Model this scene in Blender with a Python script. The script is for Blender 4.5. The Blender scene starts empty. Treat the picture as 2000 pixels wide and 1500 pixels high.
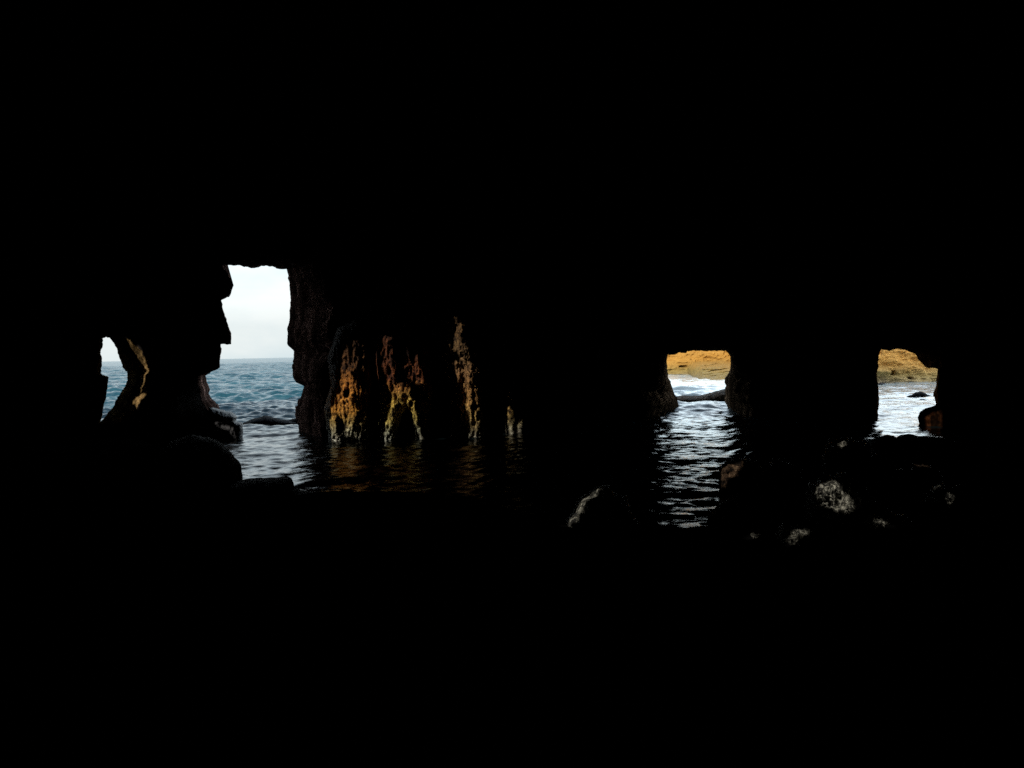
import bpy, math, random
import numpy as np
from mathutils import Vector, Matrix
from mathutils.geometry import delaunay_2d_cdt
from mathutils.bvhtree import BVHTree

scene = bpy.context.scene
# ------------------------------------------------------------------ camera
FPX = 1428.0
CAM = Vector((0, 0, 2.5))
pitch = math.radians(2.45); roll = math.radians(1.22)
F = Vector((0, math.cos(pitch), -math.sin(pitch)))
R0 = Vector((1, 0, 0)); U0 = R0.cross(F)
R = R0 * math.cos(roll) - U0 * math.sin(roll)
U = U0 * math.cos(roll) + R0 * math.sin(roll)
cd = bpy.data.cameras.new('camera'); cam = bpy.data.objects.new('camera', cd)
scene.collection.objects.link(cam)
m = Matrix((R, U, -F)).transposed().to_4x4(); m.translation = CAM
cam.matrix_world = m
cd.sensor_width = 36; cd.lens = 36 * FPX / 2000
cd.clip_start = 0.05; cd.clip_end = 40000
scene.camera = cam
# ------------------------------------------------------------------ world, sun, exposure
SUN_EL = math.radians(30); SUN_AZ = math.radians(35)
SD = Vector((math.sin(SUN_AZ) * math.cos(SUN_EL), math.cos(SUN_AZ) * math.cos(SUN_EL), -math.sin(SUN_EL)))
w = bpy.data.worlds.new('World'); scene.world = w; w.use_nodes = True
nt = w.node_tree; nt.nodes.clear()
def N(t, typ, **kw):
    n = t.nodes.new(typ)
    for k, v in kw.items(): setattr(n, k, v)
    return n
sky = N(nt, 'ShaderNodeTexSky', sky_type='NISHITA', sun_disc=False, sun_elevation=SUN_EL, sun_rotation=math.radians(215))
tc = N(nt, 'ShaderNodeTexCoord'); mp = N(nt, 'ShaderNodeMapping'); mp.inputs['Scale'].default_value = (1, 1, 2.6)
nz = N(nt, 'ShaderNodeTexNoise'); nz.inputs['Scale'].default_value = 3.1; nz.inputs['Detail'].default_value = 7; nz.inputs['Roughness'].default_value = .55
cr = N(nt, 'ShaderNodeValToRGB')
cr.color_ramp.elements[0].position = .36; cr.color_ramp.elements[0].color = (5.9, 7.4, 8.0, 1)
cr.color_ramp.elements[1].position = .66; cr.color_ramp.elements[1].color = (9.0, 9.5, 9.4, 1)
sx = N(nt, 'ShaderNodeSeparateXYZ')
mrr = N(nt, 'ShaderNodeMapRange'); mrr.inputs['From Min'].default_value = 0.12; mrr.inputs['From Max'].default_value = .75
mrr.inputs['To Min'].default_value = .95; mrr.inputs['To Max'].default_value = .22
mx = N(nt, 'ShaderNodeMix', data_type='RGBA')
bg = N(nt, 'ShaderNodeBackground'); bg.inputs['Strength'].default_value = .1
wo = N(nt, 'ShaderNodeOutputWorld'); L = nt.links.new
# added sky gain to whiten the water reflections, strongest unseen over the cliff side
side = N(nt, 'ShaderNodeMapRange'); side.inputs['From Min'].default_value = -.12; side.inputs['From Max'].default_value = .25; side.inputs['To Min'].default_value = 1.55; side.inputs['To Max'].default_value = 4.3
alt = N(nt, 'ShaderNodeMapRange'); alt.inputs['From Min'].default_value = .04; alt.inputs['From Max'].default_value = .19
mul = N(nt, 'ShaderNodeMix', data_type='FLOAT'); mul.inputs[2].default_value = 1
vm = N(nt, 'ShaderNodeVectorMath', operation='SCALE')
L(tc.outputs['Generated'], mp.inputs['Vector']); L(mp.outputs[0], nz.inputs['Vector']); L(nz.outputs['Fac'], cr.inputs[0])
L(tc.outputs['Generated'], sx.inputs[0]); L(sx.outputs['Z'], mrr.inputs['Value']); L(mrr.outputs[0], mx.inputs[0])
L(sky.outputs[0], mx.inputs[6]); L(cr.outputs[0], mx.inputs[7]); L(sx.outputs['X'], side.inputs[0]); L(sx.outputs['Z'], alt.inputs[0]); L(alt.outputs[0], mul.inputs[0]); L(side.outputs[0], mul.inputs[3]); L(mx.outputs[2], vm.inputs[0]); L(mul.outputs[0], vm.inputs['Scale']); L(vm.outputs[0], bg.inputs[0]); L(bg.outputs[0], wo.inputs[0])
sl = bpy.data.lights.new('sun', 'SUN'); so = bpy.data.objects.new('sun', sl); scene.collection.objects.link(so)
sl.energy = 4.8; sl.angle = math.radians(.25); sl.color = (1, .93, .82)
so.rotation_euler = SD.to_track_quat('-Z', 'Y').to_euler(); so.location = (-60, -60, 60)
vs = scene.view_settings; vs.view_transform = 'Standard'; vs.look = 'None'; vs.exposure = 0; vs.gamma = 1; vs.use_curve_mapping = False
scene.render.engine = 'CYCLES'; scene.cycles.use_denoising = False
cy = scene.cycles; cy.diffuse_bounces = 1; cy.glossy_bounces = 3; cy.max_bounces = 4
scene.render.resolution_x = 1024; scene.render.resolution_y = 768

# ------------------------------------------------------------------ helpers
def P(px, py, Y):
    d = F + R * ((px - 1000) / FPX) + U * ((750 - py) / FPX)
    return CAM + d * (Y / d.y)
def Pn(px, py, Y):
    px = np.asarray(px, float); py = np.asarray(py, float); Y = np.asarray(Y, float) + 0 * px
    a = (px - 1000) / FPX; b = (750 - py) / FPX
    d = np.stack([F[i] + R[i] * a + U[i] * b for i in range(3)], -1)
    return np.array(CAM) + d * (Y / d[..., 1])[..., None]
def hsh(i, j, k, s):
    n = (i * 374761393 + j * 668265263 + k * 2147483647 + s * 1274126177) & 0xffffffff
    n = ((n ^ (n >> 13)) * 1274126177) & 0xffffffff
    n = ((n ^ (n >> 16)) * 2246822519) & 0xffffffff
    return ((n ^ (n >> 15)) & 0xffffff) / float(0xffffff) * 2 - 1
def vnoise(p, s=0):
    p = np.asarray(p, float); f = np.floor(p).astype(np.int64); t = p - f; t = t * t * (3 - 2 * t)
    r = 0
    for a in (0, 1):
        for b in (0, 1):
            for c in (0, 1):
                wgt = (t[..., 0] if a else 1 - t[..., 0]) * (t[..., 1] if b else 1 - t[..., 1]) * (t[..., 2] if c else 1 - t[..., 2])
                r = r + wgt * hsh(f[..., 0] + a, f[..., 1] + b, f[..., 2] + c, s)
    return r
def fbm(p, oct=5, s=0, gain=.5, ridge=False):
    r = 0; a = 1
    for o in range(oct):
        v = vnoise(np.asarray(p) * 2.03 ** o + o * 17.3, s + o)
        r = r + a * ((1 - 2 * np.abs(v)) if ridge else v); a *= gain
    return r
def mesh_obj(name, verts, faces, mat, parent=None, smooth=True, **tags):
    me = bpy.data.meshes.new(name)
    verts = np.asarray(verts, float)
    me.from_pydata([tuple(v) for v in verts] if len(verts) < 60000 else verts.tolist(), [], faces)
    me.update()
    if smooth: me.polygons.foreach_set('use_smooth', [True] * len(me.polygons))
    me.materials.append(mat)
    o = bpy.data.objects.new(name, me); scene.collection.objects.link(o)
    if parent: o.parent = parent
    for k, v in tags.items(): o[k] = v
    return o
def grid_faces(nr, nc, wrap=False, flip=False, off=0):
    fs = []
    for i in range(nr - 1):
        for j in range(nc if wrap else nc - 1):
            a = i * nc + j; b = i * nc + (j + 1) % nc; c = b + nc; d = a + nc
            fs.append((a + off, d + off, c + off, b + off) if flip else (a + off, b + off, c + off, d + off))
    return fs
def resample(pts, n):
    pts = np.asarray(pts, float); q = np.vstack([pts, pts[:1]])
    d = np.r_[0, np.cumsum(np.linalg.norm(np.diff(q[:, :2], axis=0), axis=1))]
    t = np.linspace(0, d[-1], n, endpoint=False)
    return np.stack([np.interp(t, d, q[:, k]) for k in range(pts.shape[1])], -1)
def inside(poly, x, y):
    r = np.zeros(np.shape(x), bool); n = len(poly)
    for i in range(n):
        x1, y1 = poly[i]; x2, y2 = poly[(i + 1) % n]
        if y1 == y2: continue
        c = ((y1 > y) != (y2 > y)) & (x < (x2 - x1) * (y - y1) / (y2 - y1) + x1)
        r ^= c
    return r
def dist(poly, x, y):
    r = np.full(np.shape(x), 1e9); n = len(poly)
    for i in range(n):
        a = np.array(poly[i]); b = np.array(poly[(i + 1) % n]); ab = b - a; l = (ab ** 2).sum() + 1e-9
        t = np.clip(((x - a[0]) * ab[0] + (y - a[1]) * ab[1]) / l, 0, 1)
        r = np.minimum(r, np.hypot(x - a[0] - t * ab[0], y - a[1] - t * ab[1]))
    return r
def cdt(outer, holes, gx, gy, keepmargin):
    """triangulate: outer loop (or None), hole loops, grid points gx,gy; returns pts, tris, map of loop vertices"""
    pts = []; edges = []; 
    for lp in ([outer] if outer is not None else []) + holes:
        b = len(pts); pts += [tuple(p) for p in lp]; n = len(lp)
        edges += [(b + i, b + (i + 1) % n) for i in range(n)]
    X, Y = gx.ravel(), gy.ravel(); ok = np.ones(X.shape, bool)
    if outer is not None: ok &= inside(outer, X, Y) & (dist(outer, X, Y) > keepmargin)
    for h in holes: ok &= ~inside(h, X, Y) & (dist(h, X, Y) > keepmargin)
    pts += list(zip(X[ok], Y[ok]))
    v, e, f, ov, oe, of = delaunay_2d_cdt([Vector(p) for p in pts], edges, [], 0, 1e-7)
    v = np.array([(a[0], a[1]) for a in v])
    f = np.array([t for t in f if len(t) == 3])
    c = v[f].mean(1); ok = np.ones(len(f), bool)
    if outer is not None: ok &= inside(outer, c[:, 0], c[:, 1])
    for h in holes: ok &= ~inside(h, c[:, 0], c[:, 1])
    return v, f[ok]

# ------------------------------------------------------------------ materials
def mat(name): 
    m = bpy.data.materials.new(name); m.use_nodes = True; t = m.node_tree
    return m, t, t.nodes['Principled BSDF']
def ramp(t, src, stops):
    r = N(t, 'ShaderNodeValToRGB'); e = r.color_ramp.elements
    while len(e) < len(stops): e.new(.5)
    for i, (p, c) in enumerate(stops): e[i].position = p; e[i].color = (*c, 1)
    t.links.new(src, r.inputs[0]); return r.outputs[0]
def noise(t, vec, scale, detail=6, rough=.6, stretch=(1, 1, 1), dist_=0):
    mpn = N(t, 'ShaderNodeMapping'); mpn.inputs['Scale'].default_value = stretch
    n = N(t, 'ShaderNodeTexNoise'); n.inputs['Scale'].default_value = scale; n.inputs['Detail'].default_value = detail
    n.inputs['Roughness'].default_value = rough; n.inputs['Distortion'].default_value = dist_
    t.links.new(vec, mpn.inputs[0]); t.links.new(mpn.outputs[0], n.inputs[0]); return n.outputs['Fac']
def mathn(t, op, a, b):
    n = N(t, 'ShaderNodeMath', operation=op)
    for i, v in enumerate((a, b)):
        if isinstance(v, (int, float)): n.inputs[i].default_value = v
        else: t.links.new(v, n.inputs[i])
    return n.outputs[0]
def mixc(t, f, a, b, blend='MIX'):
    n = N(t, 'ShaderNodeMix', data_type='RGBA', blend_type=blend)
    for i, v in ((0, f), (6, a), (7, b)):
        if isinstance(v, (int, float)): n.inputs[i].default_value = v
        elif isinstance(v, tuple): n.inputs[i].default_value = (*v, 1)
        else: t.links.new(v, n.inputs[i])
    return n.outputs[2]
def bump(t, bs, h, strength, d):
    b = N(t, 'ShaderNodeBump'); b.inputs['Strength'].default_value = strength; b.inputs['Distance'].default_value = d
    t.links.new(h, b.inputs['Height']); t.links.new(b.outputs[0], bs.inputs['Normal']); return b
def rock_mat(name, stops, scale=1.2, stretch=(1, 1, .5), rough=.75, bstr=.8, bd=.08, spec=.3, bscale=4):
    m, t, b = mat(name); g = N(t, 'ShaderNodeNewGeometry').outputs['Position']
    c = ramp(t, noise(t, g, scale, 8, .65, stretch), stops)
    f = ramp(t, noise(t, g, scale * 7, 5, .6, stretch), [(.35, (.45, .42, .4)), (.62, (1.15, 1.15, 1.15))])
    t.links.new(mixc(t, 1.0, c, f, 'MULTIPLY'), b.inputs['Base Color'])
    b.inputs['Roughness'].default_value = rough; b.inputs['Specular IOR Level'].default_value = spec
    bump(t, b, noise(t, g, bscale, 10, .68, stretch, .6), bstr, bd); return m
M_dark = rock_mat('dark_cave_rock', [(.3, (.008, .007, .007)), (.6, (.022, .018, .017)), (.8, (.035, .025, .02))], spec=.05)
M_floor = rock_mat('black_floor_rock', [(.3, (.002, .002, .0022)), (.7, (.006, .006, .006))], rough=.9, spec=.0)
def rev(name, k, spec=.0): return rock_mat(name, [(.36, tuple(.05 * c for c in k)), (.52, tuple(.25 * c for c in k)), (.66, k)], scale=2.2, stretch=(1, 1, .3), bstr=1, bd=.25, bscale=5, spec=spec)
M_rev = [rev('tan_cave_rock', (.5, .33, .14)), rev('purple_brown_cave_rock', (.62, .38, .32)), rev('brown_cave_rock', (.45, .30, .19)), rev('rust_cave_rock', (.35, .15, .06))]
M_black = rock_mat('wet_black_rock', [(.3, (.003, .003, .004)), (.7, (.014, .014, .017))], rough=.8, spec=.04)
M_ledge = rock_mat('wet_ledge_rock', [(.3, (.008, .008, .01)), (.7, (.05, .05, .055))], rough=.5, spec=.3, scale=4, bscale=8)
M_grey = rock_mat('grey_boulder_rock', [(.44, (.006, .006, .005)), (.51, (.10, .10, .08)), (.59, (.42, .42, .36))], scale=13, stretch=(1, 1, 1), bstr=1, bd=.12, bscale=14)
M_brown = rock_mat('brown_boulder_rock', [(.42, (.008, .006, .005)), (.54, (.08, .05, .03)), (.68, (.2, .14, .09))], spec=.05, scale=7, stretch=(1, 1, 1), bstr=1, bd=.12, bscale=14)

M_rust = rock_mat('rust_boulder_rock', [(.42, (.006, .003, .0015)), (.6, (.05, .017, .006)), (.8, (.08, .026, .008))], scale=2, bscale=3, spec=0)
def banded(name, zs, cols, jitter, scale, bs, bd, stretch, crack=((.42, (.03, .02, .015)), (.50, (.55, .5, .45)), (.6, (1.5, 1.5, 1.45))), wide=None):
    """rock whose colour changes with height over the waterline: weed and barnacles, ochre, iron red, dark brown"""
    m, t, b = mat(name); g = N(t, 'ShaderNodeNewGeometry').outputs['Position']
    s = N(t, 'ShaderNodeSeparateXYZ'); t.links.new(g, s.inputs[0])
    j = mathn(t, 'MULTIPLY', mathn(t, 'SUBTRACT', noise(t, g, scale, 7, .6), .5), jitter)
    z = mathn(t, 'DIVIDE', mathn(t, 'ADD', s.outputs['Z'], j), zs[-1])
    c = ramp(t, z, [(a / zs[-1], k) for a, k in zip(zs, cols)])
    f = ramp(t, noise(t, g, bs * 1.8, 8, .75, stretch, 1.2), list(crack))
    c = mixc(t, 1.0, c, f, 'MULTIPLY')
    if wide:                                                   # paler stone towards one end
        x = N(t, 'ShaderNodeMapRange'); x.inputs['From Min'].default_value = wide[0]; x.inputs['From Max'].default_value = wide[1]
        t.links.new(s.outputs['X'], x.inputs[0]); c = mixc(t, x.outputs[0], c, mixc(t, 1.0, c, wide[2], 'MULTIPLY'))
    t.links.new(c, b.inputs['Base Color'])
    b.inputs['Roughness'].default_value = .8; b.inputs['Specular IOR Level'].default_value = .2
    bump(t, b, noise(t, g, bs, 10, .7, stretch, .8), 1, bd); return m
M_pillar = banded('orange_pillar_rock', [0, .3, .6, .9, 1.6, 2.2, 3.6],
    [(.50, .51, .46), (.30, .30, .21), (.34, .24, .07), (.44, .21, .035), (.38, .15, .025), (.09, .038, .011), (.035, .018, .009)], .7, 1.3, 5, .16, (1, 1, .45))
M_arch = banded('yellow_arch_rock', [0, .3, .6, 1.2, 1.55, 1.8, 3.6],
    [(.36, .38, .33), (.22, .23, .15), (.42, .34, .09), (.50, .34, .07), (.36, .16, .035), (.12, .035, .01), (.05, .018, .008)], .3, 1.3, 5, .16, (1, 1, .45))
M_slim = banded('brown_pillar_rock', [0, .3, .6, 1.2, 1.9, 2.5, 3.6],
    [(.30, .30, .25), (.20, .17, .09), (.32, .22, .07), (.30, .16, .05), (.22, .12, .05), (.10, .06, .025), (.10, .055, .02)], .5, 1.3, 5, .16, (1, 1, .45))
M_cliff = banded('ochre_cliff_rock', [0, .15, .5, .95, 1.6, 5, 12],
    [(.21, .165, .08), (.24, .175, .065), (.25, .175, .05), (.32, .18, .04), (.40, .205, .038), (.4, .21, .05), (.4, .24, .08)], 1.1, .35, 1.4, .22, (1, 1, 1.6),
    crack=((.3, (.35, .3, .25)), (.42, (.9, .88, .85)), (.65, (1.1, 1.1, 1.1))), wide=(21.5, 23.5, (2.3, 2.2, 2.7)))
def water_mat():
    m, t, b = mat('sea_water'); g = N(t, 'ShaderNodeNewGeometry').outputs['Position']
    s = N(t, 'ShaderNodeSeparateXYZ'); t.links.new(g, s.inputs[0])
    c = ramp(t, noise(t, g, .25, 4, .5), [(.35, (.006, .038, .056)), (.65, (.014, .072, .094))])
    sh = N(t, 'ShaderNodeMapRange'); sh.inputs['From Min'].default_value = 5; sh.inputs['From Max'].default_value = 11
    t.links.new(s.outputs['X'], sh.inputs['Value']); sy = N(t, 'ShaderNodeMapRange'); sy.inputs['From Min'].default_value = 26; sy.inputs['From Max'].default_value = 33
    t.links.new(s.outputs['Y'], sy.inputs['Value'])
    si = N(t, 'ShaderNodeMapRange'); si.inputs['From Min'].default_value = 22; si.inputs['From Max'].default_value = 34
    t.links.new(s.outputs['Y'], si.inputs['Value']); c = mixc(t, si.outputs[0], (.003, .006, .007), c)      # shade put into base colour inside the cave, muting sunlit tint of the water
    c = mixc(t, mathn(t, 'MULTIPLY', sh.outputs[0], sy.outputs[0]), c, (.40, .45, .44))      # paler base colour stands in for bright sky reflection in front of the cliff
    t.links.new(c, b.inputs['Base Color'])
    r = N(t, 'ShaderNodeMapRange'); r.inputs['From Min'].default_value = 24; r.inputs['From Max'].default_value = 250
    r.inputs['To Min'].default_value = .04; r.inputs['To Max'].default_value = .22
    t.links.new(s.outputs['Y'], r.inputs['Value']); t.links.new(r.outputs[0], b.inputs['Roughness'])
    b.inputs['IOR'].default_value = 1.29
    h = noise(t, g, 3.2, 5, .55, (.8, 1.5, 1), .3)
    bp = bump(t, b, h, 1, .025)
    bd_ = N(t, 'ShaderNodeMapRange'); bd_.inputs['From Min'].default_value = 24; bd_.inputs['From Max'].default_value = 60; bd_.inputs['To Min'].default_value = .025; bd_.inputs['To Max'].default_value = .13
    t.links.new(s.outputs['Y'], bd_.inputs[0]); bd2 = mixc(t, mathn(t, 'MULTIPLY', sh.outputs[0], sy.outputs[0]), bd_.outputs[0], (.02, .02, .02)); t.links.new(bd2, bp.inputs['Distance'])
    return m
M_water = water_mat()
M_bed, _t, _b = mat('seabed_sand'); _b.inputs['Base Color'].default_value = (.1, .09, .07, 1)

# ------------------------------------------------------------------ sea
def build_sea():
    nr, na = 1450, 950
    r = np.concatenate([np.geomspace(5, 400, 1290), np.geomspace(403, 14000, nr - 1290)])
    a = np.radians(np.linspace(-43, 43, na))
    RR, AA = np.meshgrid(r, a, indexing='ij'); X = RR * np.sin(AA); Y = RR * np.cos(AA)
    dr = np.gradient(r)[:, None]
    Z = np.zeros_like(X); rng = np.random.default_rng(5)
    calm = np.clip((X - 8) / 6, 0, 1)
    env = np.clip((Y - 20) / 16, 0, 1); env = env * env * (3 - 2 * env)
    for lam in np.geomspace(.22, 14, 70):
        th = math.radians(-90 + rng.normal(12, 34)); k = 2 * math.pi / lam
        s = .034 if lam < 3 else .028
        sc_in = 1.2 if lam < .7 else .85 if lam < 1.3 else .85 * (1.3 / lam) ** 1.3
        amp = s / k * (sc_in * .85 + ((2.7 if lam < 1.6 else 1.9 if lam < 3 else 1.9 - .9 * min(1, (lam - 3) / 3)) - sc_in * .85) * env * (1 - .8 * calm))
        wt = np.clip((lam / dr - 2.0) / 2.0, 0, 1)
        # wave groups so crests stay short and irregular
        ph = k * (X * math.cos(th) + Y * math.sin(th)) + rng.uniform(0, 6.28)
        ph = ph + 1.3 * np.sin(X * k * .13 + rng.uniform(0, 6)) + 1.3 * np.sin(Y * k * .09 + X * k * .05 + rng.uniform(0, 6))
        v = np.sin(ph); v = v + .22 * np.sin(2 * ph + 1.57)
        Z += amp * wt * v
    V = np.stack([X, Y, Z], -1).reshape(-1, 3)
    me = bpy.data.meshes.new('sea'); me.vertices.add(len(V)); me.vertices.foreach_set('co', V.ravel())
    i = np.arange(nr - 1)[:, None] * na + np.arange(na - 1)[None, :]
    q = np.stack([i, i + 1, i + na + 1, i + na], -1).reshape(-1, 4)[:, ::-1]
    me.loops.add(q.size); me.loops.foreach_set('vertex_index', q.ravel().astype(np.int32))
    me.polygons.add(len(q)); me.polygons.foreach_set('loop_start', (np.arange(len(q)) * 4).astype(np.int32))
    me.polygons.foreach_set('loop_total', np.full(len(q), 4, np.int32)); me.update(calc_edges=True)
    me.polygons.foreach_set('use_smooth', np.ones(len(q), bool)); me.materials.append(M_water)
    o = bpy.data.objects.new('sea', me); scene.collection.objects.link(o); o['kind'] = 'structure'; o['label'] = 'teal choppy sea running into the dark cave'
build_sea()
mesh_obj('seabed', [(-15000, -60, -3), (15000, -60, -3), (15000, 15000, -3), (-15000, 15000, -3)], [(0, 1, 2, 3)], M_bed, kind='structure')

# ------------------------------------------------------------------ cave wall with its four openings
WX = [-700, 200, 430, 600, 1000, 1230, 1480, 1620, 1720, 1850, 2700]
WY = [20.5, 21.5, 22.5, 22.3, 23.3, 26.4, 26.4, 24.5, 24, 24, 22.5]
TH = [3, 2.4, 2.4, 2.6, 4, 5.0, 5.0, 3.5, 3, 3, 3]
wallY = lambda px: np.interp(px, WX, WY)
thick = lambda px: np.interp(px, WX, TH)
# each corner: throat x, throat y, mouth x, mouth y (the mouth is the cave side)
H_left = [(199,660,196,657),(215,657,219,651),(233,676,262,664),(247,699,281,684),(260,719,297,708),(263,744,294,745),(258,766,287,769),
          (240,788,277,803),(222,809,243,824),(195,826,193,829),(202,795,201,796),(208,770,207,770),(209,737,207,737),(194,728,190,728),(197,690,193,690)]
H_tall = [(435,518,434,518),(448,539,447,539),(456,556,456,556),(447,578,447,578),(431,584,431,584),(436,608,435,608),(441,625,440,625),(450,648,449,648),(452,671,452,671),(431,672,431,672),
          (428,720,428,720),(399,734,386,734),(402,752,390,756),(408,776,396,785),(425,793,413,806),(428,830,418,835),(424,905,420,905),
          (590,905,628,905),(587,845,628,850),(581,813,625,815),(581,800,624,800),(595,778,625,778),(598,757,632,755),(586,749,628,745),(578,733,634,730),(579,710,636,705),
          (581,682,640,680),(568,669,642,665),(565,640,640,640),(570,608,640,605),(571,573,638,570),(566,541,636,540),(562,515,630,506),(530,516,530,505),(500,518,500,508),(470,517,470,509)]
H_mid = [(1303,690,1293,688),(1339,688,1339,683),(1343,684,1343,679),(1419,685,1424,680),(1427,695,1433,692),(1427,721,1440,722),(1420,734,1465,738),(1422,751,1463,758),(1421,768,1461,780),
         (1422,784,1468,806),(1430,806,1470,830),(1430,860,1470,880),(1322,860,1258,880),(1320,796,1260,816),(1319,779,1263,782),(1310,761,1262,760),(1301,737,1280,750),(1301,713,1288,712)]
H_right = [(1721,681,1719,678),(1774,683,1776,678),(1789,687,1803,681),(1800,697,1836,684),(1814,710,1838,698),(1832,716,1838,712),(1832,725,1836,725),(1830,751,1833,751),(1826,766,1832,766),
           (1829,788,1834,790),(1833,890,1836,890),(1712,890,1711,890),(1715,807,1713,807),(1716,775,1714,775),(1714,749,1712,749),(1714,715,1711,715),(1715,695,1713,695)]
def rag(loop, seed, amp):
    n = len(loop); q = loop.copy()
    for k0, a in ((0, 0), (2, 1)):
        c = np.stack([loop[:, 0] / 14, loop[:, 1] / 14, np.full(n, seed * 3.1 + k0 * .15)], -1)
        q[:, k0] += amp * fbm(c, 4, seed, .6); q[:, k0 + 1] += amp * fbm(c + 50, 4, seed + 9, .6)
    return q
RV = []
def build_wall():
    fr, bk, V, Fc = [], [], [], []
    for hi, (H, n, dep) in enumerate(((H_left, 260, .75), (H_tall, 520, .85), (H_mid, 320, .88), (H_right, 280, .7))):
        lp = rag(resample(H, n), 11 + hi, 2.1)
        thr, mou = lp[:, :2], lp[:, 2:]
        w_ = np.clip(np.linalg.norm(mou - thr, axis=1) / 40, 0, 1)
        mou[:, 0] += 11 * w_ * fbm(np.c_[mou / 38, np.full(n, 5. + hi)], 4, 77, .6)
        cen = thr.mean(0); back = cen + (thr - cen) * 1.28
        fr.append(mou); bk.append(back)
        T = np.r_[np.linspace(0, dep, 26), np.linspace(dep, 1, 5)[1:]]
        Y0 = wallY(mou[:, 0]); rows = []
        for t in T:
            if t <= dep:
                u = t / dep; u2 = u ** 1.3; xy = mou * (1 - u2) + thr * u2
            else:
                u = (t - dep) / (1 - dep); xy = thr * (1 - u) + back * u
            Y = wallY(mou[:, 0]) * (1 - t) + (wallY(back[:, 0]) + thick(back[:, 0])) * t
            p = Pn(xy[:, 0], xy[:, 1], Y)
            fade = math.sin(math.pi * min(max(t, 0), 1)) ** .5 if 0 < t < 1 else 0
            rad = np.stack([xy[:, 0] - cen[0], 0 * xy[:, 0], -(xy[:, 1] - cen[1])], -1); rad /= np.linalg.norm(rad, axis=1)[:, None] + 1e-6
            nn = fbm(p * np.array([1.6, 1.6, .9]), 5, 31 + hi, .55, ridge=True)
            nn = nn + .6 * fbm(p * np.array([3.6, 3.6, .6]), 5, 41 + hi, .6, ridge=True)
            vis = np.clip(np.linalg.norm(mou - thr, axis=1) / 25, .1, 1)
            p = p + rad * (np.clip(nn, -1.4, .8) * (-.42 if hi == 0 else -.26) * fade * vis)[:, None]
            rows.append(p)
        RV.append(mesh_obj('cave_opening', np.vstack(rows), grid_faces(len(T), n, wrap=True), M_rev[hi], kind='structure'))
    gx, gy = np.meshgrid(np.arange(-690, 2700, 16.), np.arange(-20, 1000, 16.))
    for side, loops in ((0, fr), (1, bk)):
        outer = [(-700, -30), (2710, -30), (2710, 1010), (-700, 1010)]
        v, f = cdt(outer, [l for l in loops], gx, gy, 5)
        d = np.full(len(v), 1e9)
        for l in loops: d = np.minimum(d, dist(l[::4], v[:, 0], v[:, 1]))
        fade = np.clip(d / 60, 0, 1)
        Y = wallY(v[:, 0]) + side * thick(v[:, 0])
        p = Pn(v[:, 0], v[:, 1], Y)
        rel = fbm(p * np.array([.5, .5, .3]), 6, 3 + side, .5, ridge=True) * .45
        amp = np.where((v[:, 0] > 620) & (v[:, 0] < 1050), .35, .9) * fade
        p = Pn(v[:, 0], v[:, 1], Y - rel * amp * (1 if side == 0 else -1) - (0 if side else .05 * fade))
        off = sum(len(a) for a in V); V.append(p); Fc += [tuple(int(i) + off for i in t) for t in f]
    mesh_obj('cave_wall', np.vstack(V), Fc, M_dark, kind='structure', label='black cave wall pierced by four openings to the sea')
    return bpy.data.objects['cave_wall']
WALL = build_wall()

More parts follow.
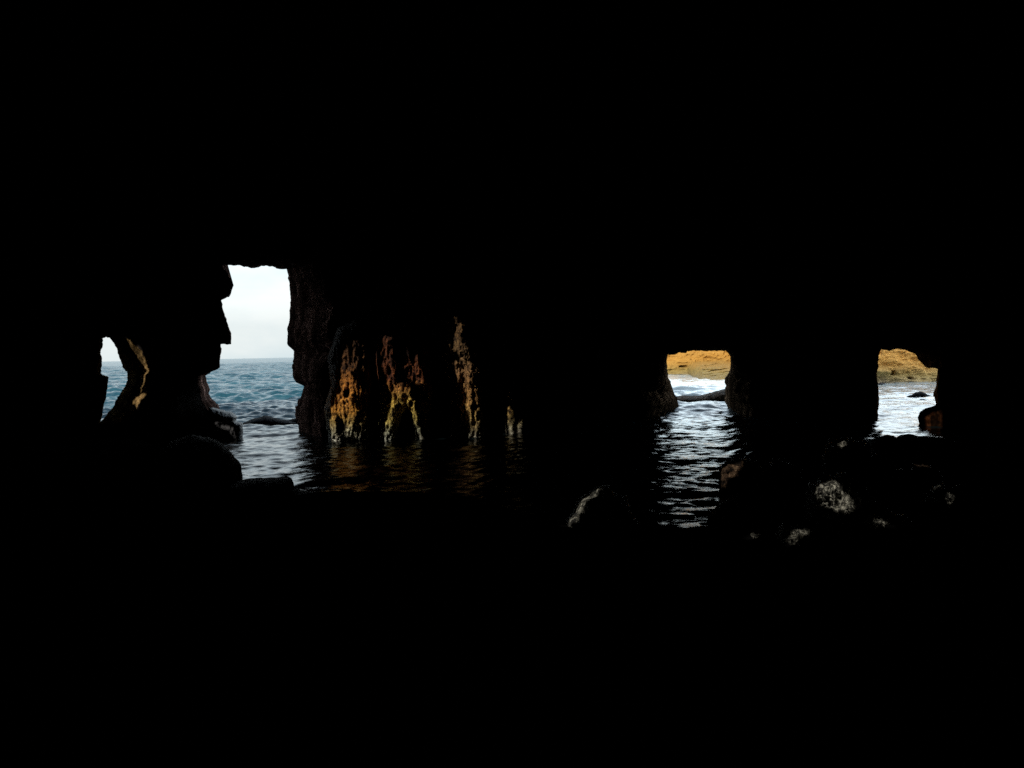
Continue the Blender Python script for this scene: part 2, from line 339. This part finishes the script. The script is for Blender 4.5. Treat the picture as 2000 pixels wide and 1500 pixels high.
# ------------------------------------------------------------------ rocks: outline inflated to a closed, lumpy solid
def rand_outline(cx, cy, rx, ry, seed):
    rng = random.Random(seed); n = rng.randint(8, 11); out = []
    for i in range(n):
        a = 2 * math.pi * (i + rng.uniform(-.25, .25)) / n; k = rng.uniform(.82, 1.12)
        out.append((cx + rx * k * math.cos(a), cy - ry * k * math.sin(a)))
    return out
def rock(name, outline, Y, depth, material, label=None, cat=None, group=None, step=4, amp=.08, freq=2.5, seed=1, rim=None, jag=1.2, dents=(), stretch=(1, 1, 1), fine=.035, kind=None):
    outline = np.array(outline, float); per = np.linalg.norm(np.diff(np.vstack([outline, outline[:1]]), axis=0), axis=1).sum()
    lp = resample(outline, max(24, int(per / (step * .9))))
    c = np.stack([lp[:, 0] / 9, lp[:, 1] / 9, np.full(len(lp), seed * 2.7)], -1)
    lp[:, 0] += jag * fbm(c, 4, seed, .6); lp[:, 1] += jag * fbm(c + 40, 4, seed + 5, .6)
    x0, y0 = lp.min(0); x1, y1 = lp.max(0)
    gx, gy = np.meshgrid(np.arange(x0, x1, step), np.arange(y0, y1, step))
    rng = np.random.default_rng(seed); gx = gx + rng.uniform(-.3, .3, gx.shape) * step; gy = gy + rng.uniform(-.3, .3, gy.shape) * step
    v, f = cdt(lp, [], gx, gy, step * .45)
    d = dist(lp, v[:, 0], v[:, 1]); rim = rim or d.max()
    u = np.clip(d / rim, 0, 1); prof = np.sqrt(np.clip(1 - (1 - u) ** 2, 0, 1)); prof[d < 1e-4] = 0
    m_ = Pn(v[:, 0], v[:, 1], Y)
    q = m_ * np.array(stretch) * freq
    n1 = fbm(q, 6, seed, .55, ridge=True); n2 = fbm(q + 90, 6, seed + 3, .55)
    n3 = fbm(q * np.array([3.1, 3.1, 2.2]) + 30, 4, seed + 8, .62, ridge=True) if step < 4 else 0
    front = Y - depth * prof - fine * n3 * np.clip(u * 4, 0, 1) - (amp * n1 + amp * .8 * n2) * np.clip(u * 4, 0, 1)
    for (dx, dy, dr_, dd) in dents:
        front = front + dd * np.clip(1.3 - np.hypot((v[:, 0] - dx) / dr_, (v[:, 1] - dy) / (dr_ * 1.6)) ** 2, 0, 1)
    back = Y + depth * .8 * prof
    pf = Pn(v[:, 0], v[:, 1], front); pb = Pn(v[:, 0], v[:, 1], back)
    edge = d < 1e-4; idx = np.arange(len(v)); bi = np.full(len(v), -1); bi[~edge] = len(v) + np.arange((~edge).sum()); bi[edge] = idx[edge]
    V = np.vstack([pf, pb[~edge]])
    Fc = [tuple(int(i) for i in t) for t in f] + [tuple(int(bi[i]) for i in t[::-1]) for t in f]
    o = mesh_obj(name, V, Fc, material)
    ctr = V.mean(0); ctr[2] = V[:, 2].min()
    o.data.transform(Matrix.Translation(-Vector(ctr))); o.location = ctr
    if label: o['label'] = label
    if cat: o['category'] = cat
    if group: o['group'] = group
    if kind: o['kind'] = kind
    return o
TARGET = [WALL] + RV
def T(o): TARGET.append(o); return o
ZP = (lambda x, y: (540 + x * .3067, 440 + y * .3067))
G1 = 'rock pillars along the cave wall'
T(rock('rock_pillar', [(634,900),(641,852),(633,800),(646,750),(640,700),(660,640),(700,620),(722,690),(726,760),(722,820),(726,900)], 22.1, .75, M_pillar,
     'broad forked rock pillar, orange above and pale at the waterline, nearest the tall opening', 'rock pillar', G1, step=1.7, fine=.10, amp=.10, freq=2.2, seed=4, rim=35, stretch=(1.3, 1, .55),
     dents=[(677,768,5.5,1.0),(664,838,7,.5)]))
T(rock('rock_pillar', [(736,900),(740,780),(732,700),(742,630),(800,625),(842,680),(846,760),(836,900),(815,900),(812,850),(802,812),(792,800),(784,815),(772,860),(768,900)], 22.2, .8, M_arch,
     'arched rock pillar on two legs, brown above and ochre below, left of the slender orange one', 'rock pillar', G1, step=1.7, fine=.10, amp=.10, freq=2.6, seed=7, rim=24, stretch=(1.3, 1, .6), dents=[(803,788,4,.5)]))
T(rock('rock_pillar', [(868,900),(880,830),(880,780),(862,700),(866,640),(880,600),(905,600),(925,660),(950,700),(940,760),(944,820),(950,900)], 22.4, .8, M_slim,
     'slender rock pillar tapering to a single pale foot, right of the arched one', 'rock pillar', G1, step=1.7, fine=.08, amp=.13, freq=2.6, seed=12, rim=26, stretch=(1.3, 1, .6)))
T(rock('rock_pillar', [(984,900),(986,800),(992,760),(1004,770),(1008,820),(1024,815),(1026,900)], 22.9, .4, M_slim,
     'low thin pale rock fin, rightmost of the pillars at the waterline', 'rock pillar', G1, step=2.2, amp=.05, freq=3, seed=15, rim=10))
T(rock('rock', [(856,872),(860,858),(872,854),(882,858),(884,872)], 21.8, .2, M_grey, 'small pale rock breaking the water at the foot of the slender pillar', 'rock', step=2, amp=.04, seed=18))
T(rock('ledge_rock', [(408,792),(424,797),(455,806),(463,814),(462,822),(474,826),(476,842),(470,870),(405,872),(398,830)], 23.2, .8, M_ledge,
     'dark blocky ledge rock at the left foot of the tall opening', 'rock', step=2.5, amp=.09, seed=21, rim=14))
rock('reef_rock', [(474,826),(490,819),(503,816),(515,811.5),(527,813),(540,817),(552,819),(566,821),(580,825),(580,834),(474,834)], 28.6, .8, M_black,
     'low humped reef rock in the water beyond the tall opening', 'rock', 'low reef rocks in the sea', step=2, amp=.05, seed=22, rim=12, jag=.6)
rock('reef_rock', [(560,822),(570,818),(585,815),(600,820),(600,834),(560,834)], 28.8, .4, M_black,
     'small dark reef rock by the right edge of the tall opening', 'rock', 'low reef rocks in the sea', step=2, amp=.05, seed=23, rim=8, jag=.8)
rock('reef_rock', [(1308,781),(1320,775),(1334,772),(1352,773),(1366,773),(1384,768),(1405,762),(1428,756),(1470,748),(1480,792),(1308,792)], 34.6, 1.6, M_brown,
     'long low brown reef rock lying across the middle opening, rising to the right', 'rock', 'low reef rocks in the sea', step=2, amp=.12, seed=24, rim=14, jag=.8)
rock('reef_rock', [(1770,774),(1780,771),(1787,766),(1797,765),(1806,767),(1812,771),(1822,774),(1815,780),(1780,780)], 35.5, .5, M_black,
     'small dark reef rock in the bright water of the rightmost opening', 'rock', 'low reef rocks in the sea', step=1.3, amp=.05, seed=25, rim=6, jag=.6)
rock('reef_rock', [(1792,782),(1797,779),(1806,779),(1813,783),(1806,786),(1796,785)], 33.2, .3, M_black,
     'tiny awash rock just in front of the reef rock in the rightmost opening', 'rock', 'low reef rocks in the sea', step=1.3, amp=.03, seed=26, rim=4, jag=.4)
# sill and side boulders of the right opening
G2 = 'boulders below the rightmost opening'
rock('boulder', [(1690,960),(1700,862),(1716,853),(1733,849),(1745,851),(1756,858),(1765,960)], 17, .5, M_dark, 'left round boulder of the two along the sill of the rightmost opening', 'boulder', G2, step=2.5, amp=.03, seed=31, jag=.5)
rock('boulder', [(1745,960),(1749,855),(1760,849),(1775,847),(1792,851),(1812,852),(1850,856),(1900,880),(1920,960)], 17.4, .5, M_dark, 'right long boulder of the two along the sill of the rightmost opening', 'boulder', G2, step=2.5, amp=.03, seed=32, jag=.5)
T(rock('boulder', [(1836,785),(1826,792),(1808,797),(1797,805),(1792,815),(1795,828),(1796,842),(1799,856),(1815,880),(1860,880),(1870,800)], 22.6, .6, M_rust, 'rust brown boulder at the lower right corner of the rightmost opening', 'boulder', G2, step=2.5, amp=.05, seed=33, jag=.6, rim=20))
# foreground rocks, left
G3 = 'black rocks in the left foreground'
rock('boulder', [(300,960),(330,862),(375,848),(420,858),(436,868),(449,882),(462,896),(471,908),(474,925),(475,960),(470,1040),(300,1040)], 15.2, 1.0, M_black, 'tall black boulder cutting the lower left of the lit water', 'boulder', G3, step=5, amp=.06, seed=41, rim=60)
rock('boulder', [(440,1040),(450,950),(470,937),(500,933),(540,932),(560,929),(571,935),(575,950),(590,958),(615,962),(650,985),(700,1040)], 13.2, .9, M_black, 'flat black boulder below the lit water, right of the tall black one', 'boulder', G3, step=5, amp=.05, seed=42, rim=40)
# foreground boulders, right
G4 = 'boulders heaped in the right foreground'
T(rock('boulder', [(1094,1070),(1100,1038),(1108,1012),(1122,992),(1130,972),(1152,960),(1163,950),(1188,946),(1205,962),(1226,968),(1234,1000),(1252,1020),(1258,1070)], 10.3, .42, M_grey, 'grey boulder with a lit slanting left edge, alone left of the bright reflection', 'boulder', G4, step=2, amp=.10, fine=.05, freq=4, seed=51, rim=40, dents=[(1190,1010,25,.2)]))
T(rock('boulder', [(1403,950),(1404,912),(1420,900),(1445,892),(1480,900),(1500,925),(1505,965),(1408,965)], 13.0, .5, M_brown, 'brown angular boulder at the right edge of the bright reflection', 'boulder', G4, step=2, amp=.10, fine=.05, freq=4, seed=52, rim=25))
T(rock('boulder', [(1372,1060),(1376,1034),(1383,1010),(1397,991),(1413,978),(1440,964),(1472,980),(1485,1060)], 10.8, .4, M_brown, 'black boulder low at the right edge of the bright reflection', 'boulder', G4, step=2.2, amp=.05, freq=5, seed=53, rim=30))
rb = [(1638,1000,80,72,10.4,'grey boulder with the largest lit pitted face on the right','grey'),
      (1560,1075,60,62,9.4,'grey boulder with a thin lit crest, lowest of the heap','grey'),(1470,1070,35,40,9.6,'small grey boulder with a single lit speck below the reflection','grey'),
      (1735,1040,60,50,10,'grey boulder under the rightmost opening, lit along its left top','grey'),(1855,990,55,52,11,'rightmost boulder of the heap with a small pale spot','grey'),
      (1790,955,70,48,13,'brown boulder heaped just beneath the rightmost opening','brown'),(1655,890,55,38,15,'far grey boulder left of the rightmost opening with a pale tip','grey'),
      (1530,950,60,55,12.5,'black boulder behind the heap between the two right openings','brown')]
for i, (cx, cy_, rx, ry, Y, lab, mm) in enumerate(rb):
    T(rock('boulder', rand_outline(cx, cy_, rx, ry, 60 + i), Y, rx / FPX * Y * .9, M_grey if mm == 'grey' else M_brown, lab, 'boulder', G4, step=2.2, fine=.06, amp=.12, freq=4, seed=70 + i, rim=min(rx, ry) * .6, jag=5))

# ------------------------------------------------------------------ cave floor (rock ledge the camera stands on)
def build_floor():
    gx, gy = np.meshgrid(np.linspace(-26, 28, 270), np.linspace(-18, 27, 230), indexing='ij')
    ang = 1000 + FPX * np.tan(np.clip(np.arctan2(gx, np.maximum(gy, .01)), -1.2, 1.2))
    ys = np.interp(ang, [-800, 250, 400, 470, 560, 640, 900, 1100, 1280, 1400, 1480, 1560, 1680, 1900, 3000], [25, 23, 17, 14.5, 13.6, 13.8, 13.4, 10.8, 10.9, 11.2, 11.6, 13, 16.5, 17.8, 25])
    heap = np.clip((gx - 1.5) / 1.5, 0, 1) * (gy > 4); cap = np.interp(gx, [.2, 2.2], [.5, .19]); z = np.minimum((ys - gy) * .11, np.where(gy > 5, cap, .5)) + (.10 - .07 * heap) * fbm(np.stack([gx, gy, 0 * gx], -1) * .9, 5, 5, .5, ridge=True) * np.clip((ys - gy) / 3 + .5, .1, 1) - .1
    z = np.where(gy > ys + 1, np.minimum(z, -.35), z); z = np.maximum(z, -1.8)
    V = np.stack([gx, gy, z], -1).reshape(-1, 3)
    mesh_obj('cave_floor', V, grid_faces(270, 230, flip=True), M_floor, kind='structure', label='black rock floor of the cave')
build_floor()
# ------------------------------------------------------------------ side and rear walls
def sheet(name, a, b, z0, z1, seed):
    a = np.array(a, float); b = np.array(b, float); n = 90; mz = 30
    t = np.linspace(0, 1, n); zz = np.linspace(z0, z1, mz)
    Tm, Z = np.meshgrid(t, zz, indexing='ij'); XY = a + (b - a) * Tm[..., None]
    nn = np.array([-(b - a)[1], (b - a)[0]]); nn /= np.linalg.norm(nn)
    p = np.dstack([XY, Z]); r = fbm(p * .35, 5, seed, .5, ridge=True) * .7
    p[..., :2] += nn * r[..., None]
    mesh_obj(name, p.reshape(-1, 3), grid_faces(n, mz), M_dark, kind='structure')
sheet('cave_wall', (-23.5, -17), (-23.5, 30), -2.5, 12.5, 61)
sheet('cave_wall', (27.5, 30), (27.5, -17), -2.5, 12.5, 62)
sheet('cave_wall', (29, -16), (-25, -16), -2.5, 12.5, 63)

# ------------------------------------------------------------------ cave ceiling with added unseen cracks, slanted to beam sun onto chosen patches
CH = 10.0; CT = 1.6
bvhs = []
for o in TARGET:
    mw = Matrix.Translation(o.location)
    bvhs.append(BVHTree.FromPolygons([mw @ v.co for v in o.data.vertices], [tuple(p.vertices) for p in o.data.polygons]))
def hitY(px, py):
    d = (P(px, py, 10) - CAM).normalized(); best = None
    for b in bvhs:
        h = b.ray_cast(CAM, d)
        if h[0] is not None and (best is None or h[3] < best[1]): best = (h[0].y, h[3])
    return best[0] if best else None
def zp(pts): return [ZP(*p) for p in pts]
beams = [
 zp([(425,865),(440,800),(470,780),(480,880),(503,860),(506,725),(535,720),(550,830),(562,895),(530,930),(522,975),(545,1030),(552,1075),(522,1098),(517,1200),(517,1348),(450,1348),(446,1300),(440,1262),(400,1200),(376,1190),(372,1270),(362,1348),(302,1348),(290,1290),(286,1195),(325,1190),(330,1095),(368,1060),(398,960)]),
 zp([(655,790),(680,705),(735,705),(748,850),(750,960),(758,1015),(800,1018),(850,1030),(852,1060),(795,1075),(772,1090),(775,1200),(748,1260),(726,1300),(718,1390),(688,1390),(684,1260),(712,1240),(724,1180),(740,1150),(742,1085),(716,1040),(694,960),(680,850)]),
 zp([(862,820),(895,820),(900,880),(930,930),(940,1000),(900,1012),(862,990),(846,930),(866,900)]),
 zp([(832,1072),(900,1068),(897,1110),(905,1150),(892,1180),(897,1240),(914,1290),(930,1330),(930,1390),(902,1390),(878,1290),(842,1220),(822,1180),(820,1150),(834,1140)]),
 zp([(1135,600),(1165,600),(1185,720),(1200,760),(1218,785),(1222,830),(1210,865),(1240,880),(1272,905),(1258,950),(1256,1010),(1248,1050),(1258,1120),(1274,1180),(1280,1250),(1292,1390),(1262,1390),(1246,1290),(1218,1190),(1192,1130),(1186,1030),(1170,990),(1132,935),(1140,885),(1172,870),(1160,800),(1085,765),(1095,735),(1115,690)]),
 [(991,795),(998,795),(1002,862),(995,862)], [(1013,822),(1020,822),(1019,860),(1012,860)],
 [(862,856),(876,854),(879,866),(864,868)],
 [(1101,1034),(1108,1010),(1124,982),(1150,955),(1172,950),(1168,964),(1152,985),(1142,1012),(1130,1033)],
 [(1402,914),(1440,894),(1452,905),(1440,930),(1425,946),(1404,946)],
 [(1613,934),(1626,933),(1642,950),(1666,984),(1660,1003),(1640,999),(1619,989),(1599,977),(1602,954)],
 [(1560,1018),(1570,1024),(1564,1042),(1551,1054),(1543,1076),(1537,1070),(1547,1048)],
 [(1462,1038),(1475,1038),(1477,1064),(1462,1062)],
 [(1712,1018),(1733,1020),(1748,1026),(1746,1032),(1728,1028),(1712,1026)],
 [(1850,964),(1860,964),(1860,974),(1852,976)],
 [(1788,902),(1812,905),(1810,918),(1790,915)],
 [(272,680),(278,676),(286,690),(298,688),(299,705),(288,726),(281,740),(279,769),(274,768),(275,735),(278,712),(270,694)], [(250,784),(256,772),(272,766),(288,770),(279,780),(276,802),(266,790)],
 [(420,824),(438,829),(459,838),(459,854),(453,854),(452,843),(434,836),(420,829)],
 [(1806,818),(1818,806),(1838,800),(1840,850),(1815,852)],
 [(1826,946),(1833,944),(1834,956),(1827,958)], [(1748,990),(1753,988),(1758,1008),(1752,1010)],
 [(1638,860),(1652,860),(1652,876),(1640,876)],
]
loopsB, loopsT = [], []
kx, ky = SD.x / -SD.z, SD.y / -SD.z
for bi_, poly in enumerate(beams):
    pl = resample(np.array(poly), max(16, int(len(poly) * 4)))
    ys = [hitY(*p) for p in pl] + [hitY((p[0] + pl[:, 0].mean()) / 2, (p[1] + pl[:, 1].mean()) / 2) for p in pl]
    ys = [y for y in ys if y]; Yt = float(np.median(ys)) if ys else 10.0
    print('beam', bi_, 'Y', round(Yt, 2), 'hits', len(ys))
    w3 = Pn(pl[:, 0], pl[:, 1], Yt)
    loopsB.append(np.stack([w3[:, 0] - (CH - w3[:, 2]) * kx, w3[:, 1] - (CH - w3[:, 2]) * ky], -1))
    loopsT.append(loopsB[-1] - np.array([kx, ky]) * CT)
gx, gy = np.meshgrid(np.arange(-31, 33, .55), np.arange(-19, 34, .55))
outer = [(-32, -20), (33, -20), (33, 27), (15, 28.5), (13, 31), (11.5, 32.5), (4, 32.5), (1.5, 30), (-8, 26.5), (-32, 25.5)]
V, Fc = [], []
for lv, loops in ((CH, loopsB), (CH + CT, loopsT)):
    v, f = cdt(np.array(outer, float), loops, gx, gy, .12)
    d = np.full(len(v), 1e9)
    for l in loops: d = np.minimum(d, dist(l, v[:, 0], v[:, 1]))
    p = np.stack([v[:, 0], v[:, 1], np.full(len(v), lv)], -1)
    r = fbm(p * .4, 5, 81, .5, ridge=True) * np.clip(d / .8, 0, 1)
    p[:, 2] += -.35 * r if lv == CH else .15 * r
    off = sum(len(a) for a in V); V.append(p); Fc += [tuple(int(i) + off for i in t) for t in f]
for a, b in zip(loopsB, loopsT):
    off = sum(len(x) for x in V); n = len(a)
    V.append(np.vstack([np.c_[a, np.full(n, CH)], np.c_[b, np.full(n, CH + CT)]])); Fc += grid_faces(2, n, wrap=True, off=off)
mesh_obj('cave_ceiling', np.vstack(V), Fc, M_dark, kind='structure', smooth=False, label='black cave ceiling with narrow cracks added for sunlight')

# ------------------------------------------------------------------ ochre cliff across the water
def build_cliff():
    px = np.interp(np.linspace(0, 1, 620), [0, .1, .42, .5, .8, 1], [1130, 1335, 1385, 1440, 1900, 2700]); z = np.linspace(-1.2, 4.2, 230)
    base = np.interp(px, [1130, 1290, 1345, 1358, 1372, 1425, 1500, 1700, 1850, 2300, 2700], [78, 72, 70.5, 70, 69.5, 67.5, 62, 48.5, 48, 44, 38])
    PX, Z = np.meshgrid(px, z, indexing='ij'); B = base[:, None] + 0 * Z
    A = np.interp(px, [1130, 1343, 1368, 1425, 1500, 1600, 2700], [0, 0, 9.5, 11.5, 8, 0, 0])[:, None]
    B = B - A * np.clip(1 - np.maximum(Z, 0) / 1.3, 0, 1)
    X = (PX - 1000) / FPX * B
    B = B + np.clip(Z, 0, 14) * .55 + .10 * np.clip(Z - 1.5, 0, 9) ** 1.3
    q = np.stack([X * .33, B * .33, Z * .75], -1)
    B = B - .42 * fbm(q, 7, 91, .56, ridge=True) * np.clip((Z + 1.2) / 1.2, .3, 1) - .14 * fbm(q * 3, 5, 95, .6)
    B = B - .9 * fbm(q * 2.2, 6, 97, .58, ridge=True) * np.clip(A / 10, 0, 1) * np.clip(1.6 - Z, 0, 1) * np.clip(Z + .3, 0, 1)
    def dent(cx, cz, r_, dd):
        return dd * np.clip(1.2 - ((PX - cx) / r_[0]) ** 2 - ((Z - cz) / r_[1]) ** 2, 0, 1)
    B = B + dent(1746, .62, (6, .16), 2.2) + dent(1778, .25, (5, .1), 1.0) + dent(1336, .8, (9, .14), 1.0)
    top = 3.3 + .35 * fbm(np.stack([X * .3, 0 * X, 0 * X], -1), 4, 99)
    Zc = np.minimum(Z, top)
    V = np.stack([X, B, Zc], -1).reshape(-1, 3)
    # plateau behind the crest
    n0 = len(V); F1 = grid_faces(620, 230, flip=False)
    crest = np.stack([X[:, -1], B[:, -1] + 60, Zc[:, -1]], -1); V = np.vstack([V, crest])
    for i in range(619): F1.append((i * 230 + 229, (i + 1) * 230 + 229, n0 + i + 1, n0 + i))
    mesh_obj('cliff', V, F1, M_cliff, kind='structure', label='ochre and tan sandstone cliff across the water')
build_cliff()
for i, (x, y, rx, ry, Y, lab) in enumerate([(1722,750,9,2.5,46.2,'leftmost dark rock at the cliff foot in the rightmost opening'),(1748,750,9,2.5,46.5,'low pale rock under the dark hollow at the cliff foot'),
        (1779,748.5,8,3,46.6,'dark rock in the middle of the cliff foot in the rightmost opening'),(1803,749,10,2.2,46.6,'pale flat rock right of the middle of the cliff foot'),(1827,748,7,2.5,46.8,'rightmost dark rock at the cliff foot')]):
    rock('shore_rock', rand_outline(x, y, rx, ry, 200 + i), Y, .35, M_grey if 'pale' in lab else M_ledge, lab, 'rock', 'rocks at the foot of the cliff', step=1.5, amp=.04, seed=210 + i, jag=.5)
